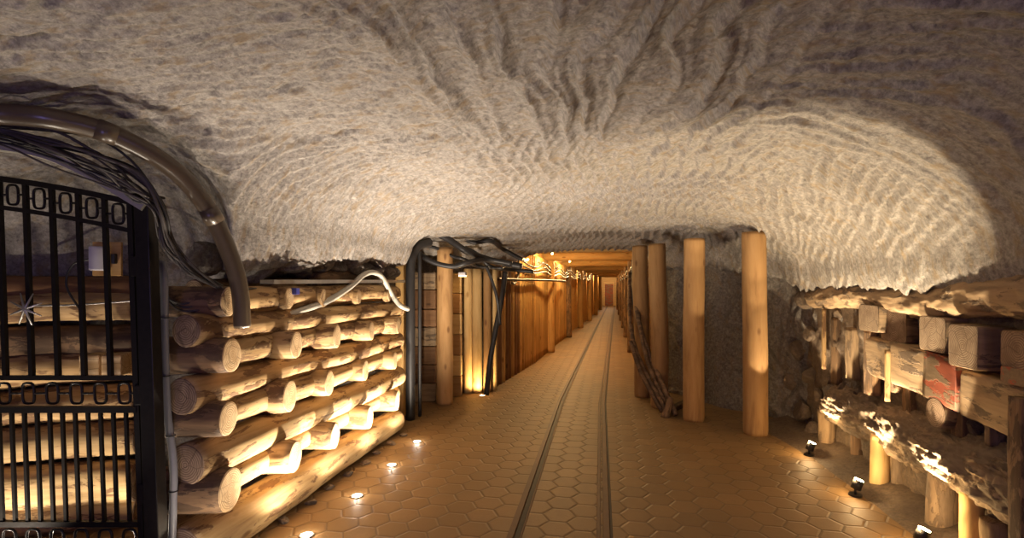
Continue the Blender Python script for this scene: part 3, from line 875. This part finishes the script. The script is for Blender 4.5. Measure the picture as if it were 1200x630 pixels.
# ------------------------------------------------------------------ RIGHT: posts
def post2(px, fy, ty, wpx, lb, D=None, dx=0):
    D = D or 930 / (fy - 335.0)
    p = at(px, fy, D); p.z = 0
    zt = CH - (ty - 335) * D / 600
    return log('pit_post', p, (p.x + dx, p.y, zt), wpx / 2 * D / 600, wpx / 2 * D / 600 * .98, M['post'], (None, M['end']), lb, 'post', 'round posts on the right of the rails', rough=.025, bend=.012)
post2(885.5, 508, 272, 27, 'nearest and thickest round post, standing alone beside the rough wall', dx=-.02)
post2(813, 492, 280, 24, 'second nearest round post right of the rails, three dark knots near its top')
post2(773, 478, 286, 20, 'third round post right of the rails, behind the dark leaning timbers', D=6.55, dx=-.03)
post2(752.5, 470, 288, 18, 'farthest round post right of the rails, at the corner of the timbered tunnel', D=7.2, dx=-.02)
# dark leaning timbers
LT = [((742, 322, 7.5), (752, 390, 6.9), (792, 492, 6.05), .032, 'longest dark timber leaning down in front of the round posts'),
      ((738, 320, 7.8), (742, 400, 6.9), (782, 488, 6.15), .030, 'dark timber leaning against the tunnel corner, its foot left of the others'),
      ((741, 330, 7.6), (758, 420, 6.6), (786, 484, 6.2), .026, 'slim dark rod behind the leaning timbers'),
      ((739, 400, 6.8), (752, 438, 6.5), (776, 484, 6.2), .028, 'short dark timber lowest in the leaning pile')]
for a, m, b, r, lb in LT:
    P = [at(*a), at(*m), at(*b)]; P[-1].z = r
    o = tube('leaning_timber', P, r, M['log_dark'], seg=8, k=6); tag(o, lb, 'timber', 'dark timbers leaning by the right posts')
log('wood_stub', at(779, 488, 6.05) + Vector((0, 0, -.02)), at(786, 466, 6.1), .05, .035, M['log_dark'], (None, M['end_dark']), 'short pointed wood stub at the foot of the leaning timbers', 'stub')
V, F = box_vf(0, .7, -.04, .04, 0, .06, .008)
o = mk('floor_timber', V, F, M['log_dark'], smooth=False, M=frame(at(786, 490, 6.3).to_2d().to_3d() + Vector((0, 0, .0)), at(812, 480, 6.9).to_2d().to_3d())); tag(o, 'dark squared timber lying on the floor behind the second round post', 'timber')
for k in range(3):
    o = tube('hanging_cable', [Vector((xr_(8.4) - .13 - .03 * k, 8.2 + .25 * k, 2.02)), Vector((xr_(8.4) - .17 - .02 * k, 8.2 + .25 * k, 1.4)), Vector((xr_(8.4) - .12, 8.3 + .25 * k, .8)), Vector((xr_(8.4) - .10, 8.4 + .25 * k, .1))], .035, M['black'], seg=8)
    tag(o, f'thick dark cable hanging down the right side of the tunnel mouth, {("nearest", "middle", "farthest")[k]} of three', 'cable', 'cables on the right of the tunnel mouth')
for k in range(2):
    P = [Vector((xr_(yy) - .10, yy, 1.95 - .12 * k - (.06 if i % 2 else 0))) for i, yy in enumerate(np.arange(8.4, 26, 1.4))]
    o = tube('cable', P, .02, M['black'] if k else M['palegrey'], seg=6, k=4); tag(o, ('pale upper', 'dark lower')[k] + ' cable along the right tunnel wall', 'cable', 'cables on the right tunnel wall')

# ------------------------------------------------------------------ RAILS
def rx(y, s): return float(np.interp(y, [-3.5, 3.1, 6.9, 10.5, 21, 42], [-.59, -.60, -.665, -.62, -.48, -.15])) + s
def strip(x0, x1, z0, z1, s, mat, name, parent=None):
    ys = list(np.arange(-3.4, 12, .25)) + list(np.arange(12, 41.9, .6)); V = []; 
    for yy in ys:
        c = rx(yy, s)
        V += [(c + x0, yy, z0), (c + x0 + .003, yy, z1), (c + x1 - .003, yy, z1), (c + x1, yy, z0)]
    F = grid_faces(len(ys), 4)
    return mk(name, V, F, mat, parent, False)
for s, sg, lb in ((0, 1, 'left rusty mine rail set flush in the hexagonal paving'), (.585, -1, 'right rusty mine rail set flush in the hexagonal paving')):
    r = strip(-.022, .022, .0, .014, s, M['rail'], 'rail'); tag(r, lb, 'rail', 'mine rails')
    strip(*((.022, .056) if sg > 0 else (.022, .040)), .0, .002, s, M['groove'], 'groove', r)
    strip(*((.056, .070) if sg > 0 else (-.062, -.034)), .0, .007, s, M['rail'], 'check_strip', r)

# ------------------------------------------------------------------ RIGHT WALL
XW = 2.10
# sloping mortar skirt at its foot
ys = np.arange(-3.4, 6.3, .04); V = []
for yy in ys:
    xe = float(np.interp(yy, [-3, 3.5, 5.0, 5.7, 6.3], [1.95, 1.87, 1.80, 1.68, 1.45]))
    for f in np.linspace(0, 1, 9):
        nz = float(fbm(yy * 5, f * 3, 0, 77, 3))
        V.append((xe + f * (2.36 - xe) + .012 * nz, yy, .0 + .17 * f ** 1.3 + .02 * nz * (f > 0)))
tag(mk('trim_1', V, grid_faces(len(ys), 9), M['dirt']), kind='structure')
log('wall_log', (XW + .02, 5.85, 1.425), (XW - .02, 2.3, 1.455), .105, .125, M['old'], (M['end_dark'], M['end_dark']), 'long golden log along the top of the rough right wall, under the ceiling', 'log', rough=.10, knob=.12, flake=.08, bend=.04, seg=64, st=.014)
log('wall_log', (XW + .06, 5.35, .43), (XW + .05, 2.3, .50), .175, .195, M['bark'], (M['end_dark'], M['end_dark']), 'thick rough-barked log low in the right wall, above the spotlights', 'log', rough=.10, knob=.15, flake=.16, bend=.02, seg=110, st=.010)
# middle beam, split into its pieces
def beam(name, a, b, w, h, mat, lb, cat='beam', group=None, endm=None):
    a, b = Vector(a), Vector(b); Ln = (b - a).length; SEED[0] += 5
    n = max(6, int(Ln / .03)); ring = []
    m = 24; V = []
    for i in range(n):
        x = Ln * i / (n - 1)
        for q in range(m):
            t = 2 * math.pi * q / m + math.pi / m; c, s = math.cos(t), math.sin(t)
            V.append((x, w / 2 * math.copysign(abs(c) ** .17, c), h / 2 * math.copysign(abs(s) ** .17, s)))
    Va = np.array(V); k = 1 + .09 * fbm(Va[:, 0] * 4, Va[:, 1] * 5, Va[:, 2] * 5, SEED[0], 4) 
    Va[:, 1] *= k; Va[:, 2] *= k
    F = grid_faces(n, m, True) + [tuple(range(m))[::-1], tuple((n - 1) * m + q for q in range(m))]
    o = mk(name, Va, F, mat, M=frame(a, b)); tag(o, lb, cat, group)
    if endm:
        ringv = Va[(n - 1) * m:]; Vd = [(Ln + .003, p[1] * .97, p[2] * .97) for p in ringv]
        mk('cut_end', Vd, [tuple(range(m))], endm, o, False)
    return o
beam('wall_beam', (XW + .03, 4.62, 1.00), (XW + .0, 3.72, .985), .2, .30, M['old'], 'pale weathered beam in mid height of the right wall, left of the red paint')
beam('wall_beam', (XW + .0, 3.74, .985), (XW - .01, 3.42, .96), .22, .31, M['red'], 'red-painted piece of beam in mid height of the right wall')
beam('wall_beam', (XW + .0, 3.40, .93), (XW - .02, 2.4, .90), .2, .27, M['old'], 'pale plank-like beam at the right edge, right of the red paint')
# blocks with ends towards the gallery
def endblock(px0, px1, py0, py1, X, mat, em, lb, depth=.45, tilt=0, grp='squared block ends in the right wall'):
    a = on_x(px0, (py0 + py1) / 2, X); b = on_x(px1, (py0 + py1) / 2, X)
    zc = on_x((px0 + px1) / 2, (py0 + py1) / 2, X); D = -zc.x * SA + zc.y * CA
    h = (py1 - py0) * D / 600; w = abs(a.y - b.y)
    o = beam('end_block', (X + depth, zc.y, zc.z), (X, zc.y + tilt, zc.z), w, h, mat, lb, 'block', grp, em)
    return o
endblock(1006, 1030, 357, 388, 2.0, M['old'], M['end_old'], 'small pale block end poking out under the top log, left part of right wall')
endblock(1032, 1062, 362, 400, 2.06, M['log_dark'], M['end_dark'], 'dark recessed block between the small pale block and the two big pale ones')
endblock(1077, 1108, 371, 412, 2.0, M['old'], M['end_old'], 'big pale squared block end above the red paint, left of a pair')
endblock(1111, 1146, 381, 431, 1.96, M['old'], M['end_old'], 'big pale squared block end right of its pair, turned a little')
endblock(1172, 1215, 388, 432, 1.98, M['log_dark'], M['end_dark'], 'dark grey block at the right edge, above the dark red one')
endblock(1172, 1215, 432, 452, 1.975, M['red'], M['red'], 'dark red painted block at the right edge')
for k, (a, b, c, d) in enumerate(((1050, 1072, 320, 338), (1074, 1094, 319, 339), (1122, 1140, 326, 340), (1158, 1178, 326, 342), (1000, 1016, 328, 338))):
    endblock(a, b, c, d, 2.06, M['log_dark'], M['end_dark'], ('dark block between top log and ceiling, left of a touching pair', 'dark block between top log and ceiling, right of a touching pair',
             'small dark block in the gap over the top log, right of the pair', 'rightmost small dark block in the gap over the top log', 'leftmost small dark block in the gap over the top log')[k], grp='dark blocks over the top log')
# round log ends
def endlog(px, py, r, X, em, lb, mat=None, depth=.4):
    p = on_x(px, py, X)
    return log('end_log', (X + depth, p.y, p.z), (X, p.y, p.z), r, r, mat or M['old'], (None, em), lb, 'log', 'log ends in the right wall', rough=.08)
endlog(1096, 482, .100, 1.99, M['end_dark'], 'round log end below the red paint, resting on the thick barked log')
endlog(1046, 452, .05, 2.05, M['end_dark'], 'small round log end under the pale weathered beam')
# upright pieces
def upright(px, py0, py1, wpx, X, mat, lb, cat='board', r=False, grp='upright pieces of the right wall'):
    if r: X += .05
    a = on_x(px, py1, X); b = on_x(px, py0, X); D = -a.x * SA + a.y * CA
    w = wpx * D / 600
    if r: return log('upright_stub', a, b, w / 2 * 1.02, w / 2, mat, (None, M['end_dark']), lb, 'stub', grp, rough=.08, knob=.1)
    return beam('upright_piece', a, b, .08 if wpx > 8 else .028, w, mat, lb, cat, grp)
upright(965.5, 362, 432, 5, 2.04, M['log'], 'thin pale upright stick at the left part of the right wall')
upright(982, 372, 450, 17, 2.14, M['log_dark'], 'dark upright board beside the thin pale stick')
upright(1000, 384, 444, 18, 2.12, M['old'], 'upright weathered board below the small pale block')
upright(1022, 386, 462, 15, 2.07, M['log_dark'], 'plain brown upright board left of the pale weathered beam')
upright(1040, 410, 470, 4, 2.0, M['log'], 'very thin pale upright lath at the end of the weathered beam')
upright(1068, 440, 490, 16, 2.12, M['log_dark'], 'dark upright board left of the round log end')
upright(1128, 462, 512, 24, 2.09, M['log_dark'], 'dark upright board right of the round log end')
upright(1166, 482, 522, 9, 2.08, M['old'], 'narrow stub in the black gap below the right edge beam')
upright(971, 480, 532, 20, 2.02, M['old'], 'brightly lit stub behind the farthest spotlight', r=True)
upright(1031, 508, 576, 19, 1.99, M['plank_pale'], 'brightly lit stub behind the middle spotlight', r=True)
upright(1008, 500, 560, 20, 2.12, M['log_dark'], 'dark stub between the two farther spotlights', r=True)
upright(1056, 528, 588, 20, 2.10, M['bark'], 'barked stub right of the middle spotlight', r=True)
upright(1104, 550, 632, 30, 2.03, M['bark'], 'thick dull stub left of the nearest spotlight', r=True)
upright(1139, 572, 668, 22, 1.99, M['plank_pale'], 'brightly lit stub behind the nearest spotlight', r=True)
upright(1166, 610, 690, 26, 2.03, M['old'], 'stub at the lower right corner of the photo', r=True)
upright(1200, 466, 690, 22, 1.93, M['log_dark'], 'dark upright plank at the very right edge', 'board')
o = tube('wall_cable', [on_x(1186, 500, 1.92), on_x(1187, 545, 1.92), on_x(1191, 570, 1.92), on_x(1194, 640, 1.92)], .007, M['cable'], seg=6); tag(o, 'thin cable running down the dark plank at the right edge', 'cable')
# rocks of the left part and gaps
RK = [(932, 372, .13), (945, 350, .11), (938, 410, .12), (950, 392, .09), (930, 445, .13), (948, 440, .10), (942, 480, .14), (955, 505, .10), (925, 500, .12), (958, 462, .07), (975, 445, .07),
      (990, 455, .06), (1006, 458, .06), (1085, 445, .06), (1150, 450, .05), (1146, 500, .08), (1020, 372, .05), (985, 368, .06), (1098, 520, .06), (1150, 580, .08), (1180, 600, .08), (1128, 350, .05)]
for k, (px, py, r) in enumerate(RK):
    p = on_x(px, py, 2.14 if px > 960 else 2.06)
    rock('wall_rock', p, (r * .8, r * 1.05, r), M['dirt'],
         'rough rock in the shaded left end of the right wall' if px < 960 else 'small rough stone wedged between timbers of the right wall', 'rocks of the right wall end' if px < 960 else 'stones between the right wall timbers', k)

# ------------------------------------------------------------------ LAMPS
def spot(name, loc, d, power, col, ang, blend=.5, rad=.02):
    l = bpy.data.lights.new(name, 'SPOT'); l.energy = power; l.color = col; l.spot_size = math.radians(ang); l.spot_blend = blend; l.shadow_soft_size = rad
    o = bpy.data.objects.new(name, l); COL.objects.link(o); o.location = loc
    o.rotation_euler = Vector(d).to_track_quat('-Z', 'Y').to_euler(); return o
def pnt(name, loc, power, col, rad=.04):
    l = bpy.data.lights.new(name, 'POINT'); l.energy = power; l.color = col; l.shadow_soft_size = rad
    o = bpy.data.objects.new(name, l); COL.objects.link(o); o.location = loc; return o
WARM = (1, .85, .67); AMB = (1, .66, .30); ORA = (1, .55, .20)
def disc_vf(r, z0, z1, seg=24, r2=None):
    r2 = r2 or r
    V = [(r * math.cos(2 * math.pi * i / seg), r * math.sin(2 * math.pi * i / seg), z0) for i in range(seg)] + [(r2 * math.cos(2 * math.pi * i / seg), r2 * math.sin(2 * math.pi * i / seg), z1) for i in range(seg)]
    return V, grid_faces(2, seg, True) + [tuple(range(seg))[::-1], tuple(seg + i for i in range(seg))]
def ring_vf(ri, ro, z0, z1, seg=24):
    V = []
    for r, z in ((ro, z0), (ro, z1), (ri, z1), (ri, z0)):
        V += [(r * math.cos(2 * math.pi * i / seg), r * math.sin(2 * math.pi * i / seg), z) for i in range(seg)]
    return V, grid_faces(4, seg, True)
fl = [(-1.88, 4.83, 'farthest of the glowing floor lights in the row along the crib wall'), (-1.85, 4.16, 'second farthest glowing floor light along the crib wall'),
      (-1.83, 3.50, 'third glowing floor light along the crib wall, counted from its far end'), (-1.85, 2.89, 'nearest visible floor light along the crib wall, at the bottom edge'),
      (-1.86, 2.2, None), (-1.87, 1.5, None)]
UP = 116
for i, (x, y, lb) in enumerate(fl):
    if lb:
        e = empty('floor_light', (x, y, 0)); tag(e, lb, 'lamp', 'floor lights along the crib wall')
        V, F = ring_vf(.034, .046, 0, .006); mk('rim', V, F, M['zinc'], e)
        V, F = disc_vf(.034, .001, .004); mk('lens', V, F, M['lampglass'], e, False)
    spot('uplight', (x, y, .02), (.02, .22, 1), 1.25 * UP * [1, 1.15, 1.2, .95, .10, .05][i], WARM, 146, 1.0)
    if i < 6: pnt('uplight_glow', (x, y, .03), 1.0, WARM, .02)
e = empty('floor_light', (at(565, 463, 7.25).x, at(565, 463, 7.25).y, 0)); tag(e, 'single small floor light below the pale boards before the tunnel', 'lamp')
V, F = ring_vf(.030, .042, 0, .006); mk('rim', V, F, M['zinc'], e)
V, F = disc_vf(.030, .001, .004); mk('lens', V, F, M['lampglass'], e, False)
spot('uplight', e.location + Vector((0, 0, .02)), (-.1, .25, 1), 26, AMB, 150, .6)
# spotlights at the right wall
sp = [(1.80, 5.12, 'farthest small floor spotlight at the foot of the right wall'), (1.79, 4.20, 'middle small floor spotlight at the foot of the right wall, glowing brightly'),
      (1.80, 3.42, 'nearest small floor spotlight at the foot of the right wall')]
for i, (x, y, lb) in enumerate(sp):
    e = empty('spotlight', (x, y, 0)); tag(e, lb, 'lamp', 'floor spotlights at the right wall')
    V, F = disc_vf(.045, 0, .012); mk('base', V, F, M['black'], e, False)
    V, F = tube_vf([(0, 0, .01), (0, 0, .06)], .008, 8); mk('stem', V, F, M['black'], e)
    d = Vector((.38, .0, 1)).normalized(); Q = frame((0, 0, 0), d)
    V, F = tube_vf([Vector((0, 0, .05)), Vector((0, 0, .05)) + d * .07], .034, 16); mk('lamp_head', V, F, M['black'], e)
    V, F = tube_vf([Vector((0, 0, .05)) + d * .071, Vector((0, 0, .05)) + d * .075], .030, 16); mk('lens', V, F, M['spotglass'], e)
    lp = Vector((x, y, .05)) + d * .085
    spot('spot_beam', lp, (-.14, (.0, .15, .38)[i], 1), (95, 125, 190)[i], (1, .80, .52), (92, 84, 72)[i], .10)
    spot('spot_beam', lp, (.30, 0, 1), 9, AMB, 85, .6)
    pnt('spot_glow', lp + Vector((-.03, 0, .0)), 7, AMB, .02)
for x, y, pw in ((1.8, -.8, 12), (.3, -2.6, 26)):  # unseen amber spots added behind the camera to gild the ceiling ridges
    spot('spot_beam', (x, y, .14), (.1, .9, 1), pw, (1, .60, .20), 120, .6)
# lamps behind the gate
for L, D in ((-2.95, 2.84), (-2.35, 2.93), (-3.6, 2.75)):
    p = wp(L, D, .03); spot('uplight', p, (.0, .12, 1), 15, WARM, 150, .6)
spot('uplight', wp(-2.75, 2.25, .03), (.0, .25, 1), 44, WARM, 110, .9)
# tunnel lamps: small bulbs fixed behind the beams
for i, y in enumerate((8.98, 10.6, 12.3, 14.0, 16.2, 19.6, 23.6, 28.5, 34.5)):
    x = xr_(y) - .22 if i % 2 else xl_(y) + .45
    x = xl_(y) + .34
    e = empty('tunnel_lamp', (x, y, 2.24)); tag(e, 'small warm lamp fixed under the tunnel roof behind a beam', 'lamp', 'lamps behind the tunnel beams')
    V, F = disc_vf(.05, .06, .10); mk('lamp_base', V, F, M['black'], e, False)
    V, F = rock_vf(.028, .028, .04, 3); mk('bulb', V, F, M['bulb'], e)
    pnt('lamp_light', (x, y, 2.12), (36, 46, 46, 44)[i] if i < 4 else 44, (1, .66, .28), .04)

pnt('lamp_light', (-.1, 39.2, 1.9), 45, (1, .78, .5), .1)  # light without a fixture, added to brighten the tunnel's end wall

# world: blue-violet background, left switched off
w = bpy.data.worlds.new('World'); S.world = w; w.use_nodes = True
w.node_tree.nodes['Background'].inputs[0].default_value = (.30, .28, .62, 1)
w.node_tree.nodes['Background'].inputs[1].default_value = .0
pnt('violet_fill', (-1.5, -1.7, 1.3), 42, (.40, .33, 1.0), .25)  # unseen violet fill lights added behind the camera to tint the shade
pnt('violet_fill', (1.3, -.9, 1.2), 15, (.42, .36, 1.0), .25)

# ------------------------------------------------------------------ CAMERA
cam = bpy.data.cameras.new('camera'); cam.sensor_width = 36; cam.lens = 18; cam.shift_y = 20 / 1200; cam.clip_start = .05; cam.clip_end = 200
co_ = bpy.data.objects.new('camera', cam); COL.objects.link(co_)
co_.location = (0, 0, CH); co_.rotation_euler = (math.pi / 2, 0, A); S.camera = co_
S.view_settings.view_transform = 'Standard'; S.view_settings.look = 'None'; S.view_settings.gamma = 1; S.view_settings.use_curve_mapping = False
S.view_settings.exposure = 0.45
